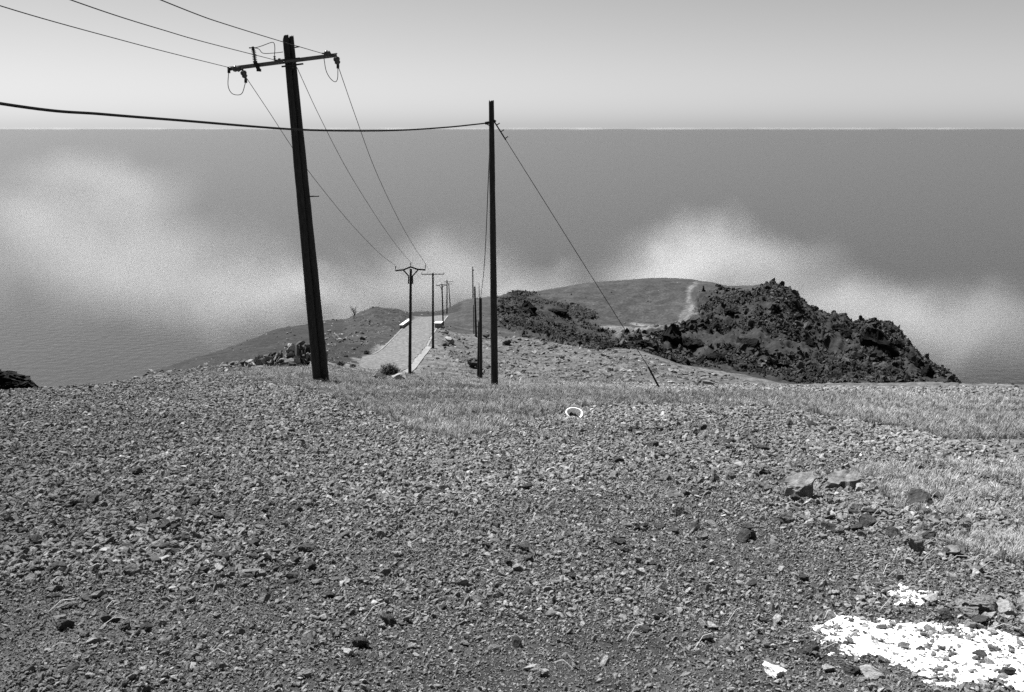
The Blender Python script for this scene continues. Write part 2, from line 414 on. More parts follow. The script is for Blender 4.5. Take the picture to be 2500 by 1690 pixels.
for (bx, by, bd, rw, rh, dp, st) in BLOBS:
    c = P(bx, by, bd); s = bd / F
    rr = Vector((rw * s * 1.15, dp, rh * s * 1.15))
    for i in range(3):
        lo[i] = min(lo[i], c[i] - rr[i] * 1.0); hi[i] = max(hi[i], c[i] + rr[i] * 1.0)
    a1 = N('ShaderNodeVectorMath'); a1.operation = 'SUBTRACT'; L(wp.outputs[0], a1.inputs[0]); a1.inputs[1].default_value = c
    a2 = N('ShaderNodeVectorMath'); a2.operation = 'DIVIDE'; L(a1.outputs[0], a2.inputs[0]); a2.inputs[1].default_value = rr
    a3 = N('ShaderNodeVectorMath'); a3.operation = 'LENGTH'; L(a2.outputs[0], a3.inputs[0])
    mr = N('ShaderNodeMapRange'); mr.interpolation_type = 'SMOOTHSTEP'; L(a3.outputs['Value'], mr.inputs[0])
    mr.inputs['From Min'].default_value = 1.0; mr.inputs['From Max'].default_value = .1; mr.inputs['To Min'].default_value = 0; mr.inputs['To Max'].default_value = st
    if tot is None: tot = mr.outputs[0]
    else:
        ad = N('ShaderNodeMath'); ad.operation = 'ADD'; L(tot, ad.inputs[0]); L(mr.outputs[0], ad.inputs[1]); tot = ad.outputs[0]
dm = N('ShaderNodeMath'); dm.operation = 'MULTIPLY'; L(tot, dm.inputs[0]); dm.inputs[1].default_value = .0022
pv = N('ShaderNodeVolumePrincipled'); pv.inputs['Color'].default_value = g3(.99); pv.inputs['Anisotropy'].default_value = .2
L(dm.outputs[0], pv.inputs['Density']); L(pv.outputs[0], n_.nodes['Material Output'].inputs['Volume'])
hi.z = min(hi.z, -20); lo.z = max(lo.z, -495)
cb = MB().box((lo + hi) / 2, *(hi - lo)).build('cloud_bank', cm_)
tag(cb, 'soft bank of low cloud over the dark sea behind the hills', 'clouds', kind='stuff')

# ------------------------------------------------------------------ rocks
def rock_mesh(name, seed, sub=2, cuts=9, m=None, rough=.1, flat=.8):
    import bmesh
    rg = np.random.default_rng(seed)
    bm = bmesh.new(); bmesh.ops.create_icosphere(bm, subdivisions=sub, radius=1)
    V = np.array([v.co for v in bm.verts]); V += (rg.random(V.shape) - .5) * rough
    for k in range(cuts):
        nrm = rg.normal(size=3); nrm /= np.linalg.norm(nrm); dd = rg.uniform(.3, .68)
        h = V @ nrm; V -= np.maximum(h - dd, 0)[:, None] * nrm
    V += rough * .7 * np.stack([fbm(V[:, 0] * 2.3 + seed, V[:, 1] * 2.3 + V[:, 2] * 1.7, 3), fbm(V[:, 1] * 2.3 + seed * 2, V[:, 2] * 2.3 + V[:, 0], 3), fbm(V[:, 2] * 2.3 + seed * 3, V[:, 0] * 2.3 + V[:, 1], 3)], -1)
    V *= np.array([1, rg.uniform(.7, 1), rg.uniform(.5, flat)])
    V /= np.abs(V).max() * 2            # longest side about 1
    for v, c in zip(bm.verts, V): v.co = c
    me = bpy.data.meshes.new(name); bm.to_mesh(me); bm.free(); me.materials.append(m or M['lava']); return me
def source_coll(name, meshes):
    c = bpy.data.collections.new(name)
    for i, me in enumerate(meshes):
        o = bpy.data.objects.new(name + '_source.%03d' % i, me); c.objects.link(o)
    return c
def scatter(name, pts, scl, rot, tint, coll, nvar, label, cat):
    n = len(pts)
    me = bpy.data.meshes.new(name); me.vertices.add(n); me.vertices.foreach_set('co', np.asarray(pts, np.float32).ravel())
    for nm, ty, arr, key in (('scl', 'FLOAT_VECTOR', scl, 'vector'), ('rot', 'FLOAT_VECTOR', rot, 'vector'), ('tint', 'FLOAT', tint, 'value'), ('vi', 'INT', RNG.integers(0, nvar, n), 'value')):
        a = me.attributes.new(nm, ty, 'POINT'); a.data.foreach_set(key, np.asarray(arr).astype(np.int32 if ty == 'INT' else np.float32).ravel())
    o = bpy.data.objects.new(name, me); COL.objects.link(o)
    ng = bpy.data.node_groups.new(name + '_nodes', 'GeometryNodeTree')
    ng.interface.new_socket('Geometry', in_out='INPUT', socket_type='NodeSocketGeometry'); ng.interface.new_socket('Geometry', in_out='OUTPUT', socket_type='NodeSocketGeometry')
    N = ng.nodes.new; L = ng.links.new
    gi = N('NodeGroupInput'); go = N('NodeGroupOutput'); ip = N('GeometryNodeInstanceOnPoints'); ci = N('GeometryNodeCollectionInfo')
    ci.inputs['Collection'].default_value = coll; ci.inputs['Separate Children'].default_value = True; ci.inputs['Reset Children'].default_value = True
    def at(nm, ty):
        q = N('GeometryNodeInputNamedAttribute'); q.data_type = ty; q.inputs['Name'].default_value = nm; return q.outputs['Attribute']
    L(gi.outputs[0], ip.inputs['Points']); L(ci.outputs[0], ip.inputs['Instance']); ip.inputs['Pick Instance'].default_value = True
    L(at('vi', 'INT'), ip.inputs['Instance Index']); L(at('scl', 'FLOAT_VECTOR'), ip.inputs['Scale'])
    er = N('FunctionNodeEulerToRotation'); L(at('rot', 'FLOAT_VECTOR'), er.inputs[0]); L(er.outputs[0], ip.inputs['Rotation'])
    L(ip.outputs[0], go.inputs[0])
    md = o.modifiers.new('scatter', 'NODES'); md.node_group = ng
    tag(o, label, cat, kind='stuff')
    return o

def sample(n, d0, d1, amax=.62, power=1.0):
    """random ground points, uniform in screen-independent polar cells; density ~ d**-power"""
    u = RNG.random(n); q = 2 - power
    d = (d0 ** q + u * (d1 ** q - d0 ** q)) ** (1 / q)
    x = RNG.uniform(-amax, amax, n) * (d + 1.2)
    return x, d
POW1 = [(2160,1428),(2205,1432),(2290,1452),(2300,1462),(2262,1476),(2200,1482),(2175,1462)]
POW2 = [(2018,1512),(2060,1500),(2150,1506),(2250,1516),(2330,1532),(2560,1560),(2560,1700),(2330,1668),(2190,1625),(2085,1612),(2030,1588),(2055,1572),(1990,1545)]
def powder_f(px, py, x, y):
    jx = px + 110 * fbm(x * 5, y * 5, 5, gain=.6); jy = py + 30 * fbm(x * 6 + 50, y * 9, 5, gain=.6)
    return inside(jx, jy, POW1) | inside(jx, jy, POW2)

rocks = [rock_mesh('cinder_stone_shape', 100 + i, sub=2, cuts=10, m=M['cinder'], rough=.22) for i in range(10)]
rc = source_coll('cinder_shapes', rocks)
x, y = sample(880000, 2.6, 48, power=1.15)
z = height(x, y); px, py = project(x, y, z)
gmask = soft(px, py, GRASS1, 14, x, y); gmask2 = soft(px, py, GRASS2, 14, x, y)
keep = np.ones(len(x), bool)
keep &= ~(gmask & (RNG.random(len(x)) < .93)); keep &= ~(gmask2 & (RNG.random(len(x)) < .45))
keep &= ~(powder_f(px, py, x, y) & (RNG.random(len(x)) < .45))
keep &= ~((y > 36) & (RNG.random(len(x)) < .45))
x, y, z, px, py = (q[keep] for q in (x, y, z, px, py))
s = .0122 * (y / 4) ** .64 * np.exp(RNG.normal(0, .5, len(x)))
patch = 1 + .8 * fbm(x * .35, y * .35, 4); s *= np.clip(patch, .7, 1.9)
coarse_l = np.clip((720 - px) / 500, 0, 1) * np.clip((py - 1080) / 120, 0, 1) * np.clip((1480 - py) / 100, 0, 1)
coarse_r = np.clip((px - 1350) / 300, 0, 1) * np.clip((1330 - py) / 150, 0, 1)
s *= 1 + .45 * coarse_l + .15 * coarse_r
s = np.minimum(s, .055 + .0032 * y)
sc3 = s[:, None] * np.stack([RNG.uniform(.9, 1.5, len(x)), RNG.uniform(.8, 1.2, len(x)), RNG.uniform(.9, 1.5, len(x))], -1)
rot = np.stack([RNG.uniform(-.8, .8, len(x)), RNG.uniform(-.8, .8, len(x)), RNG.uniform(0, 6.28, len(x))], -1)
tint = .84 * np.exp(RNG.normal(0, .3, len(x))) * (1 + .25 * fbm(x * .2, y * .2, 3))
tint = np.where(RNG.random(len(x)) < .004, tint * 2.0, tint)
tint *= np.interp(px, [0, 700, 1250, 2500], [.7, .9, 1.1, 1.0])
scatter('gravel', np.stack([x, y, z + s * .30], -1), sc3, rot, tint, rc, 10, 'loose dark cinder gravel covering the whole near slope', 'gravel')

x, y = sample(230000, 2.6, 12, power=1.0)
z = height(x, y); px, py = project(x, y, z); k = ~(powder_f(px, py, x, y) & (RNG.random(len(x)) < .6)); x, y, z = x[k], y[k], z[k]
s = .0075 * (y / 4) ** .6 * np.exp(RNG.normal(0, .35, len(x)))
scatter('grit', np.stack([x, y, z + s * .2], -1), s[:, None] * RNG.uniform(.8, 1.4, (len(x), 3)), RNG.uniform(0, 6.28, (len(x), 3)), .8 * np.exp(RNG.normal(0, .3, len(x))), rc, 10, 'fine dark grit filling the gaps of the near gravel', 'grit')

# rubble on the farther slopes
x, y = sample(42000, 48, 235, amax=.56, power=1.3)
z = height(x, y); px, py = project(x, y, z)
rub = inside(px, py, RUBBLE) | inside(px, py, LEFTRUB) | inside(px, py, [(790,808),(880,816),(915,838),(870,856),(795,842)]); hill = (px > 1100) & (y > 150)
crag = inside(px, py, CRAG) | inside(px, py, DARKROCK)
dens = np.where(rub, .8, np.where((px > 780) & (px < 1000) & (y > 100), .5, .12)); dens = np.where(hill, .06, dens)
dens = dens * np.clip(.8 + 1.6 * fbm(x * .12, y * .12, 3), .1, 1.6); dens = np.where(crag, 0, dens)
dens = np.where(road_mask(x, y, .6) > 0, 0, dens); dens = np.where(soft(px, py, GRASS1, 10, x, y), .04, dens)
k = RNG.random(len(x)) < dens
x, y, z, rub = x[k], y[k], z[k], rub[k]
s = .16 * (y / 60) ** .45 * np.exp(RNG.normal(0, .5, len(x))) * np.where(rub, 1.35, .9); s = np.minimum(s, 1.0)
sc3 = s[:, None] * np.stack([RNG.uniform(.9, 1.5, len(x)), RNG.uniform(.8, 1.2, len(x)), RNG.uniform(.6, 1.1, len(x))], -1)
rot = np.stack([RNG.uniform(-.5, .5, len(x)), RNG.uniform(-.5, .5, len(x)), RNG.uniform(0, 6.28, len(x))], -1)
scatter('rubble', np.stack([x, y, z + s * .1], -1), sc3, rot, .6 * np.exp(RNG.normal(0, .35, len(x))), rc, 10, 'scattered lava rubble on the far slopes beside the road', 'rubble')

# clinker covering the crag and the dark rock mound
crs = source_coll('clinker_shapes', [rock_mesh('clinker_shape', 300 + i, sub=3, cuts=13, m=M['crag'], rough=.14, flat=1.0) for i in range(8)])
x = RNG.uniform(-20, 110, 260000); y = RNG.uniform(118, 250, 260000)
z = height(x, y); px, py = project(x, y, z)
jx = px + 26 * fbm(x * .13, y * .13, 4); jy = py + 20 * fbm(x * .13 + 40, y * .13, 4); cr_ = inside(jx, jy, CRAG); dk = inside(jx, jy, DARKROCK)
cov = np.clip(.55 + 2.6 * fbm(x * .055, y * .055, 4), .04, 1)
k = ((cr_ & (RNG.random(len(x)) < .8 * cov)) | (dk & (RNG.random(len(x)) < .8 * cov)))
x, y, z, px, cr_ = x[k], y[k], z[k], px[k], cr_[k]
s = np.exp(RNG.normal(-1.05, .55, len(x))) * np.where(cr_, 1.15, .75); s = np.clip(s * (1 + .8 * fbm(x * .1, y * .1, 3)), .18, 2.4)
sc3 = s[:, None] * np.stack([RNG.uniform(.8, 1.3, len(x)), RNG.uniform(.8, 1.2, len(x)), RNG.uniform(.7, 1.3, len(x))], -1)
rot = RNG.uniform(0, 6.28, (len(x), 3))
scatter('clinker', np.stack([x, y, z + s * .1], -1), sc3, rot, np.exp(RNG.normal(0, .4, len(x))) * np.clip(1 + 1.6 * fbm(x * .07, y * .07, 4), .3, 2.4), crs, 8, 'rough black lava clinker covering the crag right of the hill', 'lava rock')
print('clinker', len(x))

# ------------------------------------------------------------------ grass
def tuft_mesh(seed, n=16, spread=.5, lean=.6, wd=.02):
    rg = np.random.default_rng(seed); b = MB()
    for i in range(n):
        an = rg.uniform(0, 6.28); r0 = rg.uniform(0, spread * .5); hgt = rg.uniform(.45, 1.0); ln = rg.uniform(.1, lean)
        d = Vector((math.cos(an), math.sin(an), 0)); side = Vector((-d.y, d.x, 0)) * wd
        p0 = d * r0; p1 = p0 + d * ln * .35 * hgt + Vector((0, 0, hgt * .6)); p2 = p0 + d * ln * hgt + Vector((0, 0, hgt * rg.uniform(.75, 1)))
        b.add([p0 - side, p0 + side, p1 + side * .8, p1 - side * .8, p2], [(0, 1, 2, 3), (3, 2, 4)])
    me = bpy.data.meshes.new('tuft_shape'); me.from_pydata([tuple(v) for v in b.v], [], b.f); me.materials.append(M['grass']); return me
tc_ = source_coll('tuft_shapes', [tuft_mesh(500 + i, wd=.014) for i in range(8)])
def grass_field(n, d0, d1, test, size, name, label, power=1.2, tintk=1.0):
    x, y = sample(n, d0, d1, power=power)
    z = height(x, y); px, py = project(x, y, z)
    k = test(x, y, px, py); x, y, z = x[k], y[k], z[k]
    s = size * np.exp(RNG.normal(0, .3, len(x))) * np.clip(1 + .5 * fbm(x * .5, y * .5, 3), .5, 1.6)
    sc3 = np.stack([s * 1.25, s * 1.25, s], -1)
    rot = np.stack([RNG.uniform(-.2, .2, len(x)), RNG.uniform(-.2, .2, len(x)), RNG.uniform(0, 6.28, len(x))], -1)
    print(name, len(x))
    scatter(name, np.stack([x, y, z - .01], -1), sc3, rot, tintk * np.exp(RNG.normal(0, .22, len(x))) * np.clip(1 + .7 * fbm(x * .22, y * .22, 3), .5, 1.25), tc_, 8, label, 'grass')
grass_field(230000, 14, 75, lambda x, y, px, py: soft(px, py, GRASS1, 16, x, y) & (RNG.random(len(x)) < np.clip(.75 + 1.3 * fbm(x * .3, y * .3, 3), .15, 1)), .135, 'grass', 'short dry grass in a pale band across the slope', power=1.3)
grass_field(110000, 5, 14, lambda x, y, px, py: soft(px, py, GRASS2, 14, x, y) & (RNG.random(len(x)) < np.clip(.45 + 2.2 * fbm(x * 1.3, y * 1.3, 3), .03, 1)), .075, 'wispy_grass', 'wispy straw growing among stones at the right edge', power=1.0, tintk=1.35)
grass_field(30000, 50, 120, lambda x, y, px, py: (px > 800) & (px < 1560) & ~inside(px, py, CRAG) & (road_mask(x, y, 1.0) <= 0) & (RNG.random(len(x)) < np.clip(.3 + 1.5 * fbm(x * .12, y * .12, 3), .02, 1)), .2, 'roadside_grass', 'sparse dry grass on the slope beside the road', power=1.2, tintk=.8)

# ------------------------------------------------------------------ road, kerb, parapets
def sheet(name, m, edges, lift, kind='structure', thick=0):
    ys = np.linspace(72, 186, 150); b = MB(); vs = []; fs = []
    E = [edges(y) for y in ys]
    zz = np.array([[hz(l + (r_ - l) * k / 8, y) for k in range(9)] for y, (l, r_) in zip(ys, E)]); zz = _smooth(_smooth(zz, 0, 4.0), 1, 1.0)
    for i, y in enumerate(ys):
        l, r_ = E[i]
        for k in range(9): vs.append((l + (r_ - l) * k / 8, y, zz[i, k] + lift))
    for i in range(len(ys) - 1):
        for k in range(8): fs.append((i * 9 + k, i * 9 + k + 1, (i + 1) * 9 + k + 1, (i + 1) * 9 + k))
    b.add(vs, fs); o = b.build(name, m, smooth=True); tag(o, kind=kind); return o
sheet('road', M['road'], lambda y: (road_x(y)[0] - .25 - .5 * fbm(np.array([y * .4]), np.array([3.]), 3)[0], road_x(y)[1] + .5 * fbm(np.array([y * .4]), np.array([8.]), 3)[0]), .11)
sheet('road_shoulder', M['kerbc'], lambda y: (road_x(y)[1] - .02, road_x(y)[1] + (.8 if y < 118 else .3)), .08)
b = MB()
ys = np.linspace(103, 146, 40)
for i in range(len(ys) - 1):
    p0 = Vector((road_x(ys[i])[0] - .12, ys[i], hz(road_x(ys[i])[0], ys[i]) + .1)); p1 = Vector((road_x(ys[i + 1])[0] - .12, ys[i + 1], hz(road_x(ys[i + 1])[0], ys[i + 1]) + .1))
    b.beam(p0, p1, .16, .16)
tag(b.build('kerb', M['kerbc']), kind='structure')

def parapet(pts, h, wd, label):
    g = [Vector(p) for p in pts]; e = empty('culvert_parapet', g[0])
    top = MB(); body = MB()
    for a, c in zip(g, g[1:]):
        body.beam(a - g[0] + Vector((0, 0, h / 2)), c - g[0] + Vector((0, 0, h / 2)), wd, h)
        top.beam(a - g[0] + Vector((0, 0, h + .06)), c - g[0] + Vector((0, 0, h + .06)), wd + .16, .12)
    body.build('body', M['kerbc'], e); top.build('coping', M['concrete'], e); tag(e, label, 'parapet', 'white parapets beside the road'); return e
def onroad(px, py): return cast(px, py, 60)
def gp(x, y): return Vector((x, y, hz(x, y)))
rl = lambda y: road_x(y)[0]; rr_ = lambda y: road_x(y)[1]
parapet([gp(rl(146) - .35, 146), gp(rl(164) - .3, 164)], .5, .4, 'low white topped parapet along the left edge of the road')
parapet([gp(rr_(151) + .35, 151), gp(rr_(157) + .35, 157)], .8, 1.0, 'short white parapet block at the right edge of the road')

# ------------------------------------------------------------------ poles
def log(mb, p0, p1, r0, r1, seed, slant=.25):
    p0 = Vector(p0); p1 = Vector(p1); rg = np.random.default_rng(seed)
    ax = (p1 - p0).normalized(); a = Vector((1, 0, 0)); a = (a - ax * a.dot(ax)).normalized(); c = ax.cross(a)
    n, seg = 70, 20; ph = rg.uniform(0, 50)
    T = np.linspace(0, 1, n)[:, None]; A = np.linspace(0, 2 * math.pi, seg, endpoint=False)[None]
    rad = (r0 + (r1 - r0) * T) * (1 + .07 * perlin(T * 9 + ph + A * 0, A * 0 + ph) + .10 * fbm(np.cos(A) * 1.5 + T * 14 + ph, np.sin(A) * 1.5 + T * 3, 3))
    Lh = (p1 - p0).length; vs = []
    for i in range(n):
        for k in range(seg):
            an = A[0, k]; t = T[i, 0]; q = p0.lerp(p1, t) + (a * math.cos(an) + c * math.sin(an)) * rad[i, k]
            if i == n - 1: q += ax * (slant * rad[i, k] * (math.cos(an + .8)) + .03 * rg.normal())
            vs.append(q)
    fs = [(i * seg + k, i * seg + (k + 1) % seg, (i + 1) * seg + (k + 1) % seg, (i + 1) * seg + k) for i in range(n - 1) for k in range(seg)]
    fs.append(tuple(range((n - 1) * seg, n * seg)))
    mb.add(vs, fs)
def bell(mb, p0, p1, r, seg=12, ribs=0):
    if ribs:
        prof = [(0, r * .4)]
        for k in range(ribs):
            t = (k + .5) / ribs; d_ = .3 / ribs; prof += [(t - d_, r * .45), (t - d_ * .3, r), (t + d_ * .3, r), (t + d_, r * .45)]
        prof += [(1, r * .4)]
    else: prof = [(0, r * .25), (.08, r * .35), (.2, r * .9), (.4, r), (.6, r * .75), (.75, r * .9), (.88, r * .6), (1, r * .25)]
    return mb.lathe(p0, p1, prof, seg)
def curve_pts(ctrl, n=24):
    c = [Vector(p) for p in ctrl]; out = []
    c = [c[0] * 2 - c[1]] + c + [c[-1] * 2 - c[-2]]
    for i in range(1, len(c) - 2):
        for k in range(n):
            t = k / n; a, b_, d, e = c[i - 1], c[i], c[i + 1], c[i + 2]
            out.append(.5 * ((2 * b_) + (d - a) * t + (2 * a - 5 * b_ + 4 * d - e) * t * t + (3 * b_ - a - 3 * d + e) * t ** 3))
    out.append(c[-2]); return out

# the big leaning double pole
gB = cast(785, 931, 25); D = gB.y; o0 = gB
e = empty('double_power_pole', o0); q = lambda px, py, dd=0: P(px, py, D + dd) - o0
for (b0, t0, r0, r1, dd, sd_) in (((776, 934), (697.5, 93), .17, .108, -.05, 1), ((794.5, 938), (710, 96), .175, .108, .12, 2)):
    mb = MB(); log(mb, q(b0[0], b0[1], dd) - Vector((0, 0, .35)), q(t0[0], t0[1], dd), r0 * D / 35, r1 * D / 35, sd_, slant=1.1); mb.build('post', M['wood'], e, smooth=False)
k = D / 35
arm = MB()
aL, aR = q(556, 168, -.3), q(822, 134, -.3)
arm.beam(aL, aR, .09 * k, .10 * k)
arm.beam(aL + Vector((0, .1, .055 * k)), aR + Vector((0, .1, .055 * k)), .12 * k, .02); arm.beam(aL + Vector((0, .1, -.055 * k)), aR + Vector((0, .1, -.055 * k)), .12 * k, .02)
arm.build('crossarm', M['steel'], e)
br = MB(); br.beam(q(688, 163, -.33), q(740, 156, -.33), .10, .05); br.build('brace', M['iron'], e)
br = MB(); br.beam(q(690, 146, -.33), q(732, 142, -.33), .10, .04); br.build('brace', M['iron'], e)
br = MB(); br.beam(q(720, 116, -.1), q(731, 114, -.1), .04, .04); br.build('step_bolt', M['iron'], e)
br = MB()
br.beam(q(712, 141, -.25), q(712, 168, -.25), .1, .1); br.build('clamp', M['iron'], e)
for (a, c) in (((754, 480), (779, 479)), ((731, 489), (745, 488))):
    m_ = MB(); m_.tube([q(a[0], a[1], -.05), q(c[0], c[1], -.05)], .022); m_.build('step_bolt', M['iron'], e)
def strain(p0, p1, r, nm='insulator'):
    m_ = MB(); a, c = q(*p0, -.4), q(*p1, -.4); bell(m_, a.lerp(c, .16), a.lerp(c, .86), r * k); m_.tube([a, a.lerp(c, .2)], .03 * k); m_.tube([c.lerp(a, .2), c], .03 * k)
    h = m_.build(nm, M['glass'], e, smooth=True); return h
strain((560, 166), (594, 170), .115); strain((590, 166), (601, 196), .115)
strain((672, 147), (696, 152), .10); strain((786, 130), (812, 133), .125); strain((818, 132), (827, 163), .12)
for (xa, ya, yb) in ((559, 166, 179), (600, 190, 202), (825, 155, 168)):
    m_ = MB(); m_.tube([q(xa, ya, -.4), q(xa, yb, -.4)], .027)
    for y_ in (ya + 5, ya + 9.5): m_.tube([q(xa - 3, y_, -.4), q(xa + 3, y_ + 1, -.4)], .04 * k)
    m_.build('wire_clamp', M['iron'], e)
m_ = MB(); bell(m_, q(619, 123, -.35), q(623, 152, -.35), .085 * k, ribs=7); m_.build('insulator', M['glass'], e, smooth=True)
m_ = MB(); m_.tube([q(617, 114, -.35), q(619, 124, -.35)], .04 * k); m_.tube([q(608, 117, -.35), q(626, 117, -.35)], .022 * k); m_.tube([q(619, 119, -.35), q(617, 124, -.35)], .055 * k)
m_.tube([q(622, 150, -.35), q(633, 173, -.35)], .07 * k); m_.beam(q(627, 171, -.35), q(637, 172, -.35), .1, .09); m_.beam(q(628, 156, -.35), q(634, 163, -.35), .1, .1); m_.tube([q(619, 124, -.35), q(622, 151, -.35)], .02); m_.build('fuse_holder', M['iron'], e)
m_ = MB(); bell(m_, q(670, 136, -.35), q(671, 149, -.35), .05 * k, ribs=3); m_.build('insulator', M['glass'], e, smooth=True)
for ctrl in ([(558, 178), (557, 210), (566, 228), (582, 232), (592, 226), (599, 203)], [(791, 143), (796, 172), (806, 191), (818, 200), (824, 192), (825, 168)],
             [(620, 118), (640, 112), (662, 104), (669, 106), (671, 118), (670, 136)], [(621, 117), (632, 120), (642, 130), (665, 130), (685, 128), (691, 127)]):
    m_ = MB(); m_.tube(curve_pts([q(a, c, -.38) for a, c in ctrl], 8), .013, 6); m_.build('jumper_wire', M['wire'], e)
tag(e, 'tall leaning double wooden power pole with crossarm in the left foreground', 'power pole')

# the telephone pole in front of the road
gR = cast(1208, 945, 25); DR = gR.y
e = empty('telephone_pole', gR); q = lambda px, py, dd=0: P(px, py, DR + dd) - gR
mb = MB(); log(mb, q(1208, 949) - Vector((0, 0, .35)), q(1199.5, 247), 9.3 * DR / F, 6.2 * DR / F, 5, slant=.5); mb.build('post', M['wood'], e)
m_ = MB(); m_.tube([q(1184, 301, -.12), q(1195, 299, -.12)], .05); m_.tube(curve_pts([q(1186, 302, -.14), q(1196, 308, -.15), q(1201, 320, -.15)], 6), .018); m_.tube([q(1203, 292, 0), q(1211, 297, 0)], .03); m_.build('cable_hook', M['iron'], e)
tag(e, 'single straight wooden telephone pole nearest the camera, holding the thick cable', 'telephone pole')

# poles along the road
def vault_arm(q, s, cx, cy, e, pins=True):
    """arched crossarm on struts; s = pixels per unit of the first pole"""
    a = MB(); th = .055
    pts = [(-37, 8), (-18, 6), (0, -1), (18, 5), (36, 6)]
    for p0, p1 in zip(pts, pts[1:]): a.beam(q(cx + p0[0] * s, cy + p0[1] * s), q(cx + p1[0] * s, cy + p1[1] * s), .09, .10)
    a.build('crossarm', M['iron'], e)
    for sg in (-1, 1):
        a = MB(); a.beam(q(cx + sg * 17.5 * s, cy + 7 * s), q(cx + sg * 4.7 * s, cy + 21 * s), .08, .08); a.beam(q(cx + sg * 4.7 * s, cy + 20 * s), q(cx + sg * 5 * s, cy + 40 * s), .08, .08); a.build('strut', M['iron'], e)
    for px_, y0, y1 in ((-37, 8, -5), (0, -1, -13), (36, 6, -8)):
        a = MB(); a.tube([q(cx + px_ * s, cy + y0 * s), q(cx + px_ * s, cy + (y1 + 5) * s)], .022); bell(a, q(cx + px_ * s, cy + (y1 + 6) * s), q(cx + px_ * s, cy + y1 * s), .055, ribs=2); a.build('pin_insulator', M['glass'], e)
POLE_TOP = {}
def road_pole(name, base, top, r0, r1, d, kind, label, group, cat, seed, groundfix=True):
    g = cast(base[0], base[1], 40) if d is None else None
    if d is None: dd = g.y
    else:
        dd = d; a, t = ray(base[0], base[1]); g = Vector((a * dd, dd, hz(a * dd, dd)))
    e = empty(name, g); q = lambda px, py, o=0: P(px, py, dd + o) - g
    mb = MB(); log(mb, Vector((0, 0, -.4)), q(top[0], top[1]), r0 * dd / F, r1 * dd / F, seed, slant=.1); mb.build('post', M['wood'], e)
    if kind == 'vault': vault_arm(lambda a, b: q(a, b, -.2), kind_s, top[0] - .5, top[1] - 4 * kind_s, e)
    if kind and kind[0] == 'flat':
        _, xl, xr, yy = kind; a = MB(); a.beam(q(xl, yy, -.2), q(xr, yy - .5, -.2), .09, .09); a.build('crossarm', M['iron'], e)
        for xx in (xl + .5, (xl + xr) / 2 - (xr - xl) * .22, xr - .5):
            a = MB(); bell(a, q(xx, yy, -.2), q(xx, yy - (xr - xl) * .09, -.2), .05, ribs=2); a.build('pin_insulator', M['glass'], e)
    tag(e, label, cat, group); return e, g, dd
G1 = 'power poles marching down the road'
kind_s = 1.0
_, g1, d1 = road_pole('power_pole', (1000, 915), (1003, 657), 4.2, 2.9, None, 'vault', 'nearest roadside power pole, with arched iron crossarm, standing by the spiky bush', G1, 'power pole', 11)
_, g2, d2 = road_pole('power_pole', (1057, 851), (1057, 667), 3.3, 2.1, None, ('flat', 1029, 1084, 670), 'second power pole down the road with flat crossarm at the right kerb', G1, 'power pole', 12)
kind_s = .36
_, g3_, d3 = road_pole('power_pole', (1082, 791), (1079, 696), 2.0, 1.5, 160, 'vault', 'third power pole down the road with small arched crossarm above the parapet block', G1, 'power pole', 13)
_, g4, d4 = road_pole('power_pole', (1091, 768), (1091.5, 684), 1.6, 1.2, 196, ('flat', 1084, 1106, 688.5), 'fourth power pole down the road, upright with flat crossarm against the bank', G1, 'power pole', 14)
_, g5, d5 = road_pole('power_pole', (1099.5, 757), (1095.5, 692), 1.4, .9, 232, ('flat', 1084, 1104, 694), 'farthest power pole, leaning slightly just beyond the bank at the road end', G1, 'power pole', 15)
G2 = 'telephone poles descending beside the hill'
_, t1, dt1 = road_pole('telephone_pole', (1174, 926), (1173, 728), 4.3, 3.6, None, None, 'short telephone pole with a prop just left of the nearest telephone pole', G2, 'telephone pole', 21)
pr = MB(); qq = lambda px, py, o=0: P(px, py, dt1 + o) - t1
log(pr, qq(1167.5, 928, .3) - Vector((0, 0, .3)), qq(1170, 785, .1), .11, .09, 31, slant=.1); pr.build('prop', M['wood'], bpy.data.objects['telephone_pole.001'])
_, t2, dt2 = road_pole('telephone_pole', (1162.5, 822), (1159, 700), 2.8, 1.9, None, None, 'thin telephone pole standing on the rubble slope, left of the propped pole', G2, 'telephone pole', 22)
pr = MB(); qq = lambda px, py, o=0: P(px, py, dt2 + o) - t2
log(pr, qq(1157, 808, 2.) - Vector((0, 0, .5)), qq(1156, 745, .2), .08, .06, 32, slant=.1); pr.build('prop', M['wood'], bpy.data.objects['telephone_pole.002'])
_, t3, dt3 = road_pole('telephone_pole', (1155, 731), (1154, 652), 1.7, 1.2, 246, None, 'telephone pole on the hill skyline with a small hook at its top', G2, 'telephone pole', 23)
m_ = MB(); qq = lambda px, py: P(px, py, dt3) - t3; m_.tube([qq(1154, 658), qq(1157.5, 661)], .09); m_.build('cable_hook', M['iron'], bpy.data.objects['telephone_pole.003'])
_, t4, dt4 = road_pole('telephone_pole', (1170.5, 731), (1169.5, 693), .9, .6, 252, None, 'thinnest telephone pole top, just showing over the hill skyline', G2, 'telephone pole', 24)

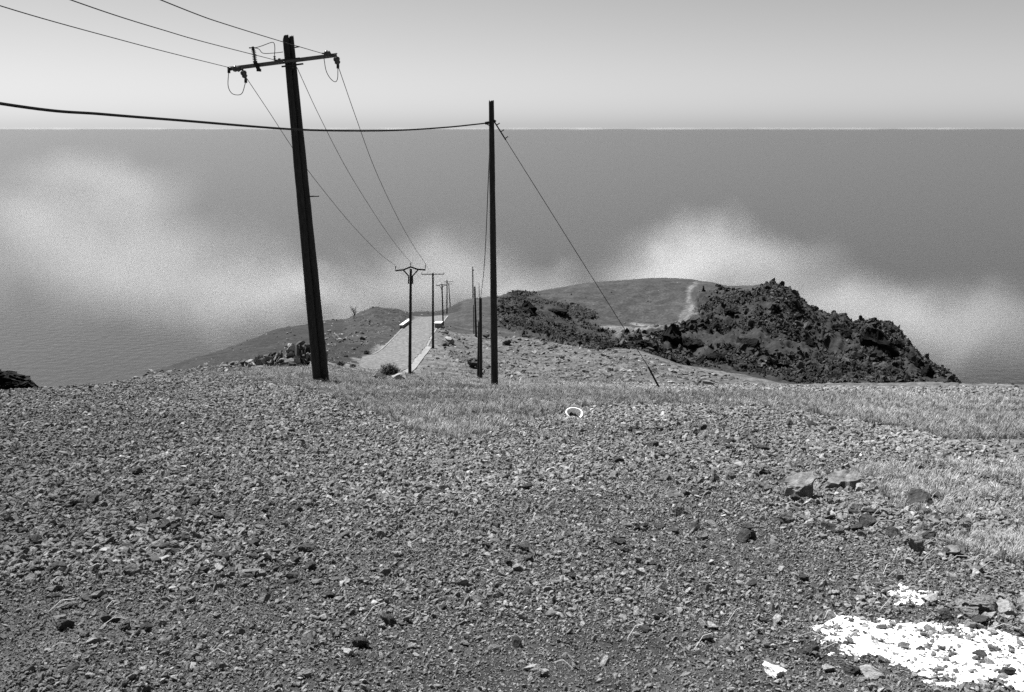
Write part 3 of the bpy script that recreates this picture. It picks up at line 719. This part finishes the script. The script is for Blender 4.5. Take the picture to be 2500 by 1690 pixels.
# ------------------------------------------------------------------ wires: each hangs in the upright plane through its two ends
def in_plane(px, py, A, B):
    a, t = ray(px, py)
    # a*d = Ax + k (Bx-Ax), d = Ay + k (By-Ay)
    dx, dy = B.x - A.x, B.y - A.y; k = (a * A.y - A.x) / (dx - a * dy); d = A.y + k * dy
    return Vector((a * d, d, t * d))
def hang(name, pts, r, label, cat, group=None, m='wire'):
    P_ = curve_pts(pts, 12); o0 = P_[0]; mb = MB(); mb.tube(P_, r, 6)
    o = mb.build(name, M[m], None, origin=o0); tag(o, label, cat, group); return o
def line(name, A, B, mid, r, label, group, ext=None, cat='power line'):
    pts = [A] + [in_plane(px, py, A, B) for px, py in mid] + [B]
    if ext: pts = [A + (A - B) * ext + Vector((0, 0, .4 * ext))] + pts
    return hang(name, pts, r, label, cat, group)
GW = 'power lines strung along the road'
e0 = P(559, 165, D - .4)
line('power_line', P(55, 31, 20), P(559, 165, D - .4), [(300, 99), (430, 133)], .011, 'lowest of the three wires coming down from the top left to the double pole', GW, ext=.3)
line('power_line', P(262, 31, 20), P(672, 147, D - .4), [(400, 74), (500, 103)], .011, 'middle of the three wires coming down from the top left to the double pole', GW, ext=.3)
line('power_line', P(470, 31, 20), P(788, 131, D - .4), [(553, 60), (689, 102)], .011, 'uppermost of the three wires from the top left, crossing the pole tops', GW, ext=.3)
q1 = lambda px, py: P(px, py, d1 - .2)
line('power_line', P(602, 191, D - .4), q1(966, 648), [(660, 278), (716, 364), (770, 440), (860, 550), (930, 622)], .012, 'left wire sweeping from the double pole down to the arched crossarm', GW)
line('power_line', P(725, 165, D - .2), q1(1003, 641), [(780, 284), (848, 415), (920, 531), (970, 602)], .012, 'middle wire sweeping from the double pole down to the arched crossarm', GW)
line('power_line', P(826, 163, D - .4), q1(1040, 646), [(870, 290), (915, 412), (965, 520), (1005, 593)], .012, 'right wire sweeping from the double pole down to the arched crossarm', GW)
for i, (xa, ya, xb, yb) in enumerate(((966, 649, 1029.5, 668), (1003, 642, 1044, 662), (1040, 647, 1083.5, 667))):
    A, B = P(xa, ya, d1 - .2), P(xb, yb, d2 - .2); mid = (A + B) / 2 - Vector((0, 0, 1.0 + .1 * i)); hang('power_line', [A, mid, B], .006, ('left', 'middle', 'right')[i] + ' fine wire sagging between the first and second poles by the road', 'power line', GW)
# thick cable
A = P(40, 259, 14.5); B = P(1186, 301, DR - .13)
cpts = [in_plane(px, py, A, B) for px, py in ((40, 259), (250, 279), (450, 295), (700, 315), (850, 319.5), (980, 318), (1090, 311), (1150, 305))] + [B]
cpts = [A + (A - cpts[1]) * 2.5 + Vector((0, 0, .25))] + cpts
hang('overhead_cable', cpts, .025, 'thick black cable sagging across the sky from the left edge to the telephone pole', 'cable')
hang('overhead_cable', [P(1197, 330, DR + .2), in_plane(1193, 420, P(1197, 330, DR + .2), P(1173.5, 731, dt1)), in_plane(1183, 640, P(1197, 330, DR + .2), P(1173.5, 731, dt1)), P(1173.5, 731, dt1)], .017, 'thin cable dropping from the telephone pole to the short propped pole behind it', 'cable')
# guy wire with its anchor rod
ga = cast(1618, 952, 20); A = P(1206, 296, DR); gv = empty('guy_wire', ga)
end = ga + Vector((0, 0, 0.0)); top = A
m_ = MB(); m_.tube([A - ga, (end - ga) + (A - end) * .08], .012, 6); m_.build('wire', M['wire'], gv)
m_ = MB(); m_.tube([(A - end) * .085, Vector((0, 0, -.15))], .032, 8); m_.build('anchor_rod', M['iron'], gv)
m_ = MB()
m_.tube([A - ga, (A - ga) * .93], .026, 6)
for f in (.985, .96, .935):
    p_ = (A - ga) * f; m_.tube([p_, p_ + Vector((.11, 0, .07))], .02, 5)
m_.build('wire_grip', M['iron'], gv)
tag(gv, 'guy wire slanting from the telephone pole top down right to its anchor rod', 'guy wire')

# ------------------------------------------------------------------ basin
gb = cast(1402, 1022, 10); D = gb.y; s = D / F
e = empty('basin', gb)
rim_r = 19.5 * s; depth = 15 * s
rotm = Euler((R(31), R(12), R(-8))).to_matrix(); cen = Vector((0, 0, 14 * s))
def ringpt(r_, h_, an): return cen + rotm @ Vector((r_ * math.cos(an) * (1 + .05 * math.sin(2 * an + 1)), r_ * math.sin(an) * (.93 + .05 * math.sin(3 * an)), h_ + .05 * r_ * math.sin(2 * an)))
def shell(prof, m, name, skip=None):
    b = MB(); seg = 40; vs = [ringpt(r_, h_, 2 * math.pi * k / seg) for r_, h_ in prof for k in range(seg)]
    fs = [(i * seg + k, i * seg + (k + 1) % seg, (i + 1) * seg + (k + 1) % seg, (i + 1) * seg + k) for i in range(len(prof) - 1) for k in range(seg) if not (skip and skip(i, k))]
    b.add(vs, fs); return b.build(name, m, e, smooth=True)
shell([(rim_r * .93, -.004), (rim_r * .86, -depth * .45), (rim_r * .62, -depth * .85), (.001, -depth * .9)], M['enamel'], 'bowl')
shell([(rim_r * .93, -.002), (rim_r * .98, .008), (rim_r * 1.12, .006), (rim_r * 1.12, -.016), (rim_r * .95, -.02), (rim_r * .88, -depth * .5), (rim_r * .64, -depth * .92), (.001, -depth)], M['enamel'], 'rim')
b = MB(); seg = 24; vs = []
for i, rr in enumerate((0.001, .2, .38, .52)):
    for k_ in range(seg):
        an = 2 * math.pi * k_ / seg; r2 = rim_r * rr * (1 + .22 * math.sin(an * 3 + 1) + .12 * math.sin(an * 7)); vs.append(ringpt(r2 - .0, -depth * (.80 - .45 * rr * rr) + .012 * math.sin(an * 5 + i), an) + Vector((-.1 * rim_r, 0, 0)))
b.add(vs, [(i * seg + k_, i * seg + (k_ + 1) % seg, (i + 1) * seg + (k_ + 1) % seg, (i + 1) * seg + k_) for i in range(3) for k_ in range(seg)])
b.build('dark_patch', M['dark_patch'], e, smooth=False)  # irregular dark patch low inside the bowl, shifted left
tag(e, 'discarded white enamel basin tipped on its side at the grass edge', 'basin')

# ------------------------------------------------------------------ boulders and loose stones
def stone(name, px, py, wpx, ratio, seed, m, label, cat, group=None, sub=3, cuts=9, rough=.16, rot=None, sink=.12, depthk=.9, d0=2.5):
    me = rock_mesh(name, seed, sub=sub, cuts=cuts, m=M[m], rough=rough)
    o = bpy.data.objects.new(name, me); COL.objects.link(o); g = cast(px, py, d0); wd = wpx * g.y / F
    bb = np.array([v.co for v in me.vertices]); ext = bb.max(0) - bb.min(0)
    o.scale = (wd / ext[0], wd * depthk / ext[1], wd * ratio / ext[2]); o.rotation_euler = rot or (0, 0, 0)
    o.location = g + Vector((0, 0, wd * ratio * (.5 - sink))); tag(o, label, cat, group); return o
def wedge(name, px, py, prof, front, th, m, label, d0=3):
    """slab boulder: outline of its top face in pixels from its foot, front height, thickness in metres"""
    g = cast(px, py, d0); D = g.y; s = D / F
    import bmesh
    b = MB(); top = []; 
    for (x_, y_, h_) in prof: top.append(Vector((x_ * s, y_, h_ * s)))
    n = len(top); bot = [Vector((v.x * .92, v.y, -.04)) for v in top]
    b.add(top + bot, [tuple(range(n)), tuple(range(2 * n - 1, n - 1, -1))] + [(i, n + i, n + (i + 1) % n, (i + 1) % n) for i in range(n)])
    o = b.build(name, M[m]); o.location = g
    bm = bmesh.new(); bm.from_mesh(o.data); bmesh.ops.recalc_face_normals(bm, faces=bm.faces)
    bmesh.ops.triangulate(bm, faces=bm.faces); bmesh.ops.subdivide_edges(bm, edges=bm.edges, cuts=3, use_grid_fill=True)
    V = np.array([v.co for v in bm.verts]); 
    dx = .034 * fbm(V[:, 0] * 12 + px, V[:, 1] * 12 + V[:, 2] * 9, 4); dz = .026 * fbm(V[:, 0] * 10 + 7, V[:, 1] * 10 + V[:, 2] * 9 + px, 4)
    for v, a, c in zip(bm.verts, dx, dz): v.co.x += a; v.co.z += c; v.co.y += (a - c) * .6
    bm.to_mesh(o.data); bm.free(); tag(o, label, 'boulder', 'boulders at the right of the slope'); return o
wedge('boulder', 1955, 1218, [(-34, .0, 30), (-14, -.05, 18), (6, -.01, 36), (22, -.03, 42), (34, .02, 56), (30, .12, 60), (8, .17, 56), (-26, .15, 46), (-40, .07, 38)], 0, .2, 'mid_rock', 'wedge shaped boulder with sunlit sloping top, left of the pair')
wedge('boulder', 2060, 1196, [(-44, .02, 20), (-20, -.04, 18), (-6, .02, 22), (20, -.03, 24), (42, .0, 32), (46, .08, 38), (30, .15, 40), (-8, .17, 36), (-34, .12, 28)], 0, .2, 'mid_rock', 'long flat topped boulder, right of the pair')
specs = [
 (1868, 1202, 32, .75, 41, 'lava', 'small block shaped boulder with lit top, left of the wedge boulder'),
 (1938, 1219, 32, .55, 42, 'pale_rock', 'pale flat stone leaning against the foot of the wedge boulder'),
 (1988, 1207, 16, .8, 43, 'lava', 'little rounded stone at the right foot of the wedge boulder'),
 (2105, 1203, 24, .9, 44, 'pale_rock', 'pale upright stone at the right end of the long boulder'),
 (2233, 1240, 58, .62, 45, 'lava_dark', 'rough pitted dark boulder in the straw at the right'),
 (2292, 1222, 40, .45, 46, 'lava_dark', 'flat dark slab half buried in straw beyond the pitted boulder'),
 (2118, 1288, 38, .75, 47, 'lava_dark', 'dark sharp edged boulder below the long boulder'),
 (2176, 1313, 34, .7, 48, 'lava_dark', 'craggy black boulder left of the pointed one'),
 (2212, 1328, 26, .6, 49, 'lava', 'brown grey lump between the craggy and the pointed boulder'),
 (2243, 1350, 34, 1.2, 50, 'lava', 'pointed triangular boulder standing upright'),
 (2303, 1358, 24, .8, 51, 'lava_dark', 'dark round boulder right of the pointed one'),
 (2340, 1358, 60, .45, 52, 'lava', 'long rough boulder under the straw at the right edge'),
 (2442, 1368, 26, .9, 53, 'lava', 'round boulder near the right edge of the slope'),
 (2272, 1473, 46, .5, 54, 'pale_rock', 'pale topped boulder at the end of the small white patch'),
 (2222, 1477, 24, .6, 55, 'lava_dark', 'dark lumpy stone on the lower rim of the small white patch'),
 (2207, 1586, 30, .72, 56, 'lava', 'square dark stone sitting on the large white patch'),
 (2246, 1592, 26, .5, 57, 'lava_dark', 'rough low stone on the large white patch beside the square one'),
 (2392, 1602, 34, .4, 58, 'lava_dark', 'flat black stone on the right of the large white patch'),
 (2455, 1650, 34, 1.0, 59, 'lava_dark', 'black boulder at the bottom right corner'),
 (1806, 1142, 30, .5, 60, 'pale_rock', 'flat pale stone lying above and left of the boulder pair'),
 (841, 1310, 30, .8, 61, 'pale_rock', 'lone upright stone with lit left face in mid slope'),
 (143, 1526, 42, .7, 62, 'lava', 'smooth wedge stone at the lower left'),
 (161, 1486, 44, .38, 63, 'lava', 'long sharp slab at the lower left above the wedge stone'),
 (1330, 1650, 26, .9, 64, 'pale_rock', 'square stone at the bottom centre edge'),
 (875, 1625, 34, .8, 65, 'lava_dark', 'black block at the bottom left of centre'),
 (1300, 1640, 40, .4, 66, 'pale_rock', 'flat pale stone at the bottom centre'),
 (2352, 1506, 62, .62, 67, 'mid_rock', 'rounded grey boulder, left of the cluster above the large white patch'),
 (2415, 1498, 70, .66, 80, 'mid_rock', 'largest rounded grey boulder, in the middle of the cluster above the white patch'),
 (2388, 1524, 44, .6, 82, 'lava_dark', 'dark stone at the front of the cluster above the white patch'),
 (2312, 1516, 44, .6, 68, 'lava_dark', 'black hollowed boulder at the foot of the rounded grey cluster'),
 (2450, 1500, 50, .9, 69, 'pale_rock', 'pale lump beside the rounded grey cluster at the right edge'),
 (1885, 1650, 64, .6, 70, 'white_rock', 'white crusted rock at the bottom edge'),
 (2080, 1648, 50, .6, 71, 'lava_dark', 'dark pitted clinker at the bottom edge'),
 (2130, 1652, 60, .55, 72, 'pale_rock', 'grey pitted clinker at the bottom edge of the white patch'),
 (2020, 1640, 30, .7, 73, 'pale_rock', 'small grey clinker between the white rock and the dark one'),
 (978, 932, 46, .5, 74, 'pale_rock', 'flat pale slab in the grass below the bush'),
 (929, 930, 30, .55, 75, 'lava_dark', 'dark domed rock in the grass at the left foot of the bush'),
 (1158, 897, 46, .5, 76, 'lava_dark', 'dark boulder beside the propped telephone pole'),
 (1100, 840, 26, .8, 77, 'pale_rock', 'pointed pale boulder on the bank right of the road'),
 (1088, 846, 20, .6, 78, 'lava_dark', 'dark boulder at the left of the pointed pale boulder'),
 (1235, 842, 22, .7, 79, 'lava_dark', 'pointed dark boulder just right of the nearest telephone pole'),
 (1190, 825, 18, .6, 80, 'lava_dark', 'dark boulder in the rubble left of the nearest telephone pole'),
 (597, 893, 26, .7, 81, 'lava_dark', 'black square boulder at the left end of the stone heap'),
]
for (px, py, wpx, ra, sd_, m, lab) in specs:
    nm = 'boulder' if wpx * 1.0 > 31 else 'stone'
    stone(nm, px, py, wpx * (1.3 if px > 2090 and 1180 < py < 1400 else 1.1), ra, sd_ * 7, m, lab, nm, 'notable rocks on the slope', sub=4, cuts=(6 if sd_ in (67, 80) else 10), rough=.2, rot=(0, 0, sd_), d0=(2.5 if py > 945 else 30))

shapes = [rock_mesh('loose_stone', 700 + i, sub=3, cuts=9, m=M['lava'] if i % 3 == 0 else M['lava_dark'], rough=.16) for i in range(12)]
rg = np.random.default_rng(5)
placed = 0
zones = [(95, (45, 760, 1140, 1420), 'dark lava stone lying loose in the coarse left part of the slope', .050, .095),
         (45, (45, 2000, 1420, 1640), 'dark lava stone lying loose along the bottom of the slope', .035, .07),
         (45, (760, 1900, 1080, 1420), 'dark lava stone lying loose in the middle of the slope', .05, .085),
         (60, (1500, 2300, 1040, 1330), 'dark lava stone lying loose in the stony band around the boulder pair', .06, .11)]
for cnt, (x0, x1, y0, y1), lab, s0, s1 in zones:
    for _ in range(cnt):
        px, py = rg.uniform(x0, x1), rg.uniform(y0, y1); g = cast(px, py)
        o = bpy.data.objects.new('loose_stone', shapes[rg.integers(12)]); COL.objects.link(o)
        s = 1.25 * rg.uniform(s0, s1) * (1 + .06 * (g.y - 5)); o.scale = (s * 1.2, s, s * rg.uniform(.8, 1.15)); o.rotation_euler = (rg.uniform(-.4, .4), rg.uniform(-.4, .4), rg.uniform(0, 6.28))
        o.location = g + Vector((0, 0, s * .24)); tag(o, lab, 'stone', 'loose stones on the near slope')
# heap of quarried stones left of the double pole
hs = [rock_mesh('heap_stone', 900 + i, sub=3, cuts=11, m=[M['lava'], M['pale_rock'], M['lava_dark']][i % 3], rough=.12) for i in range(10)]
top_x = [595, 640, 665, 700, 722, 745, 765, 790]; top_y = [885, 868, 860, 846, 832, 838, 832, 850]
nheap = 0
for _ in range(400):
    px = rg.uniform(600, 790); ty = np.interp(px, top_x, top_y); by = 897 - (px - 600) * .02
    u = rg.random(); py = by + (ty - by) * u
    g0 = cast(px, by, 36); dd = g0.y + u * 1.5 + rg.uniform(-.1, .3); p = P(px, py, dd)
    if nheap >= 115: break
    s = rg.uniform(.28, .62) * g0.y / 48
    o = bpy.data.objects.new('heap_stone', hs[rg.integers(10)]); COL.objects.link(o)
    o.scale = (s * 1.15, s, s * .9); o.rotation_euler = tuple(rg.uniform(0, 6.28, 3)); o.location = p - Vector((0, 0, s * .15)); nheap += 1
    tag(o, 'angular stone in the long heap left of the double pole', 'stone', 'stones of the heap left of the double pole')
hb = MB()   # earth core the heap rests on
xs = np.linspace(600, 800, 30); vs = []
for px in xs:
    g0 = cast(px, 897 - (px - 600) * .02, 36); ty = np.interp(px, top_x, top_y) + 6
    for (u, dz) in ((0, -.2), (.3, 0), (.7, 0), (1, 0)):
        dd = g0.y + .15 + u * 1.5; py = 897 + (ty - 897) * u; v = P(px, py + 3, dd); vs.append(v + Vector((0, 0, dz)))
    vs.append(Vector((vs[-1].x * 1.04, vs[-1].y + 2.2, hz(vs[-1].x * 1.04, vs[-1].y + 2.2) - .3)))
hb.add(vs, [(i * 5 + k_, i * 5 + k_ + 1, (i + 1) * 5 + k_ + 1, (i + 1) * 5 + k_) for i in range(29) for k_ in range(4)])
tag(hb.build('mound', M['lava_dark']), kind='structure')

# far dark outcrop at the left edge
g = cast(75, 948, 20)
c = P(22, 945, 58); o = bpy.data.objects.new('rock_outcrop', rock_mesh('rock_outcrop', 83, sub=5, cuts=5, m=M['crag'], rough=.35, flat=.9)); COL.objects.link(o)
o.location = c + Vector((-.6, 0, -.7)); o.scale = (5.4, 4.5, 3.8); o.rotation_euler = (0, R(14), .1); tag(o, 'dark rock outcrop rising behind the crest at the left edge', 'outcrop')

# big knobs of lava standing out of the crag
kn = [rock_mesh('lava_knob', 1200 + i, sub=5, cuts=9, m=M['crag'], rough=.55, flat=1.0) for i in range(6)]
for i, (px, py, wp, hp) in enumerate(((2150, 850, 110, 62), (2058, 815, 60, 55), (2195, 858, 60, 60), (2240, 893, 50, 50), (1886, 765, 50, 40), (1700, 850, 90, 60), (1640, 842, 90, 60), (1560, 850, 80, 46), (1950, 790, 60, 60), (1830, 850, 60, 50), (1990, 850, 55, 50), (2110, 880, 60, 50), (2270, 920, 46, 40), (1790, 770, 50, 40), (1745, 885, 70, 50), (1900, 905, 60, 40), (2040, 925, 50, 36), (1360, 770, 80, 40), (1290, 765, 60, 36), (1480, 850, 60, 30))):
    g = cast(px, py, 112); s_ = g.y / F; o = bpy.data.objects.new('lava_knob', kn[i % 6]); COL.objects.link(o)
    o.scale = (wp * s_ * 1.1, wp * s_ * 1.1, hp * s_ * 1.4); o.rotation_euler = (.2 * math.sin(i), .2, i * 1.7); o.location = g - Vector((0, -.3 * wp * s_, 0)); tag(o, 'large black lava knob jutting from the crag to the right of the hill' if i < 17 else 'black lava knob on the dark mound left of the smooth hollow', 'rock', 'lava knobs of the crag')

# low far clouds lying along the sea horizon
hm_, n_, b_ = nodes('far_cloud_vapour'); n_.nodes.remove(b_)
tc = n_.nodes.new('ShaderNodeTexCoord'); nz = n_.nodes.new('ShaderNodeTexNoise'); nz.inputs['Scale'].default_value = .00022; nz.inputs['Detail'].default_value = 3
mr = n_.nodes.new('ShaderNodeMapRange'); mr.inputs['From Min'].default_value = .48; mr.inputs['From Max'].default_value = .72; mr.inputs['To Max'].default_value = .00006
pv = n_.nodes.new('ShaderNodeVolumePrincipled'); pv.inputs['Color'].default_value = g3(.98)
n_.links.new(tc.outputs['Object'], nz.inputs['Vector']); n_.links.new(nz.outputs['Fac'], mr.inputs[0]); n_.links.new(mr.outputs[0], pv.inputs['Density']); n_.links.new(pv.outputs[0], n_.nodes['Material Output'].inputs['Volume'])
hc = MB().box((0, 0, 0), 120000, 9000, 190).build('horizon_cloud', hm_); hc.location = (0, 88000, -385); tag(hc, 'thin pale line of distant cloud along the sea horizon', 'clouds', kind='stuff')

# ------------------------------------------------------------------ white powder
gx, gy = np.meshgrid(np.arange(.9, 3.9, .008), np.arange(3.4, 6.6, .009)); gz = height(gx, gy); px, py = project(gx, gy, gz)
msk = powder_f(px, py, gx, gy).astype(float); ms = _smooth(_smooth(msk, 0, 3.0), 1, 3.0)
th = ms * .017 - .011 + .019 * fbm(gx * 11, gy * 11, 4) + .010 * fbm(gx * 40, gy * 40, 3)
vz = gz + th; ids = np.arange(gx.size).reshape(gx.shape)
Qd = np.stack([ids[:-1, :-1], ids[:-1, 1:], ids[1:, 1:], ids[1:, :-1]], -1).reshape(-1, 4)
kf = (ms.ravel()[Qd].max(1) > .12); Qd = Qd[kf]; used = np.unique(Qd); remap = -np.ones(gx.size, int); remap[used] = np.arange(len(used))
pw = npmesh('white_powder', np.stack([gx, gy, vz], -1).reshape(-1, 3)[used], remap[Qd], M['powder'])
tag(pw, 'spilled white powder covering the ground at the lower right', 'powder', kind='stuff')

# ------------------------------------------------------------------ plants
def twig_shrub(name, base, rx, h, n, rad, label, cat, m='shrub', seed=1, levels=2, up=.5):
    rg = np.random.default_rng(seed); e = empty(name, base); st = MB()
    lf = MB()
    for i in range(n):
        an = rg.uniform(0, 6.28); el = rg.uniform(up * .4, 1.45); L_ = rg.uniform(.5, 1); d = Vector((math.cos(an) * math.cos(el) * rx, math.sin(an) * math.cos(el) * rx, math.sin(el) * h)) * L_
        p0 = Vector((rg.normal() * rx * .12, rg.normal() * rx * .12, 0)); p1 = p0 + d * .5 + Vector((0, 0, .06 * h)); p2 = p0 + d
        st.tube([p0, p1, p2], [rad, rad * .8, rad * .3], 4, cap=False)
        for k_ in range(6):
            t = rg.uniform(.35, 1); c = p0.lerp(p2, t) + Vector(rg.normal(size=3)) * .03; dd = Vector(rg.normal(size=3)).normalized() * rx * .16; dd.z = abs(dd.z); sd = dd.cross(Vector((0, 0, 1))).normalized() * rad * 1.6
            lf.add([c - sd, c + sd, c + dd], [(0, 1, 2)])
    st.build('stems', M[m], e); lf.build('foliage', M[m], e); tag(e, label, cat); return e
gbsh = cast(952, 922, 40)
twig_shrub('shrub', gbsh + Vector((0, 0, .0)), 36 * gbsh.y / F, 38 * gbsh.y / F, 480, .013, 'dark spiky bush growing at the foot of the arched power pole', 'bush', seed=3)
g = cast(415, 889, 40); twig_shrub('shrub', g, 12 * g.y / F, 18 * g.y / F, 90, .02, 'small dark bush on the skyline of the left hill', 'bush', seed=4)
for i, (px, py, wp, lab) in enumerate(((1140, 949, 26, 'low dark twig patch in the grass just left of the nearest telephone pole'), (895, 865, 14, 'dark bush at the left kerb of the road'), (833, 893, 16, 'low dark bush in the stones between the double pole and the road'), (862, 898, 12, 'small bush near the lower end of the road'))):  # first one is flattened into a low dark streak beside the pole
    g = cast(px, py, 20 if py > 940 else 40); twig_shrub('shrub', g, wp * g.y / F, wp * (.25 if py > 940 else .8) * g.y / F, 110, .012 if py > 940 else .018, lab, 'bush', seed=6 + i)
# bare tree on the left skyline
g = cast(864, 779, 60); e = empty('bare_tree', g); T = MB(); rg = np.random.default_rng(12)
tr = MB(); tr.tube([Vector((0, 0, -.2)), Vector((.05, 0, .9)), Vector((.0, 0, 1.7))], [.07, .05, .035], 6); tr.build('trunk', M['shrub'], e)
for i in range(34):
    z0 = rg.uniform(.4, 1.7); an = rg.uniform(0, 6.28); p0 = Vector((0, 0, z0)); d = Vector((math.cos(an) * .8, math.sin(an) * .8, rg.uniform(.5, 1.5))) * rg.uniform(.6, 1.1)
    T.tube([p0, p0 + d * .5 + Vector((0, 0, -.05)), p0 + d], [.02, .014, .006], 4)
    T.tube([p0 + d * .5, p0 + d * .5 + Vector((rg.normal() * .3, rg.normal() * .3, .5))], [.012, .005], 4)
T.build('branches', M['shrub'], e); tag(e, 'small bare tree on the skyline of the left hill', 'tree')
# dead straws lying on the gravel
straw = MB()
for _ in range(110):
    px, py = rg.uniform(60, 2440), 1040 + 600 * rg.random() ** .7
    if rg.random() < .45: px, py = rg.uniform(2080, 2450), rg.uniform(1180, 1420)
    g = cast(px, py); an = rg.uniform(-.7, .9); L_ = rg.uniform(.03, .13) * (1 + .05 * g.y); d = Vector((math.cos(an), math.sin(an), rg.uniform(-.05, .35))) * L_
    straw.tube([g + Vector((0, 0, .025)), g + d * .5 + Vector((0, 0, .045 + .1 * L_)), g + d + Vector((0, 0, .03))], .0011 + .00014 * g.y, 4)
tag(straw.build('straw', mat('straw', .35, .6, bump=0)), 'pale dead straws strewn over the gravel', 'straw', kind='stuff')
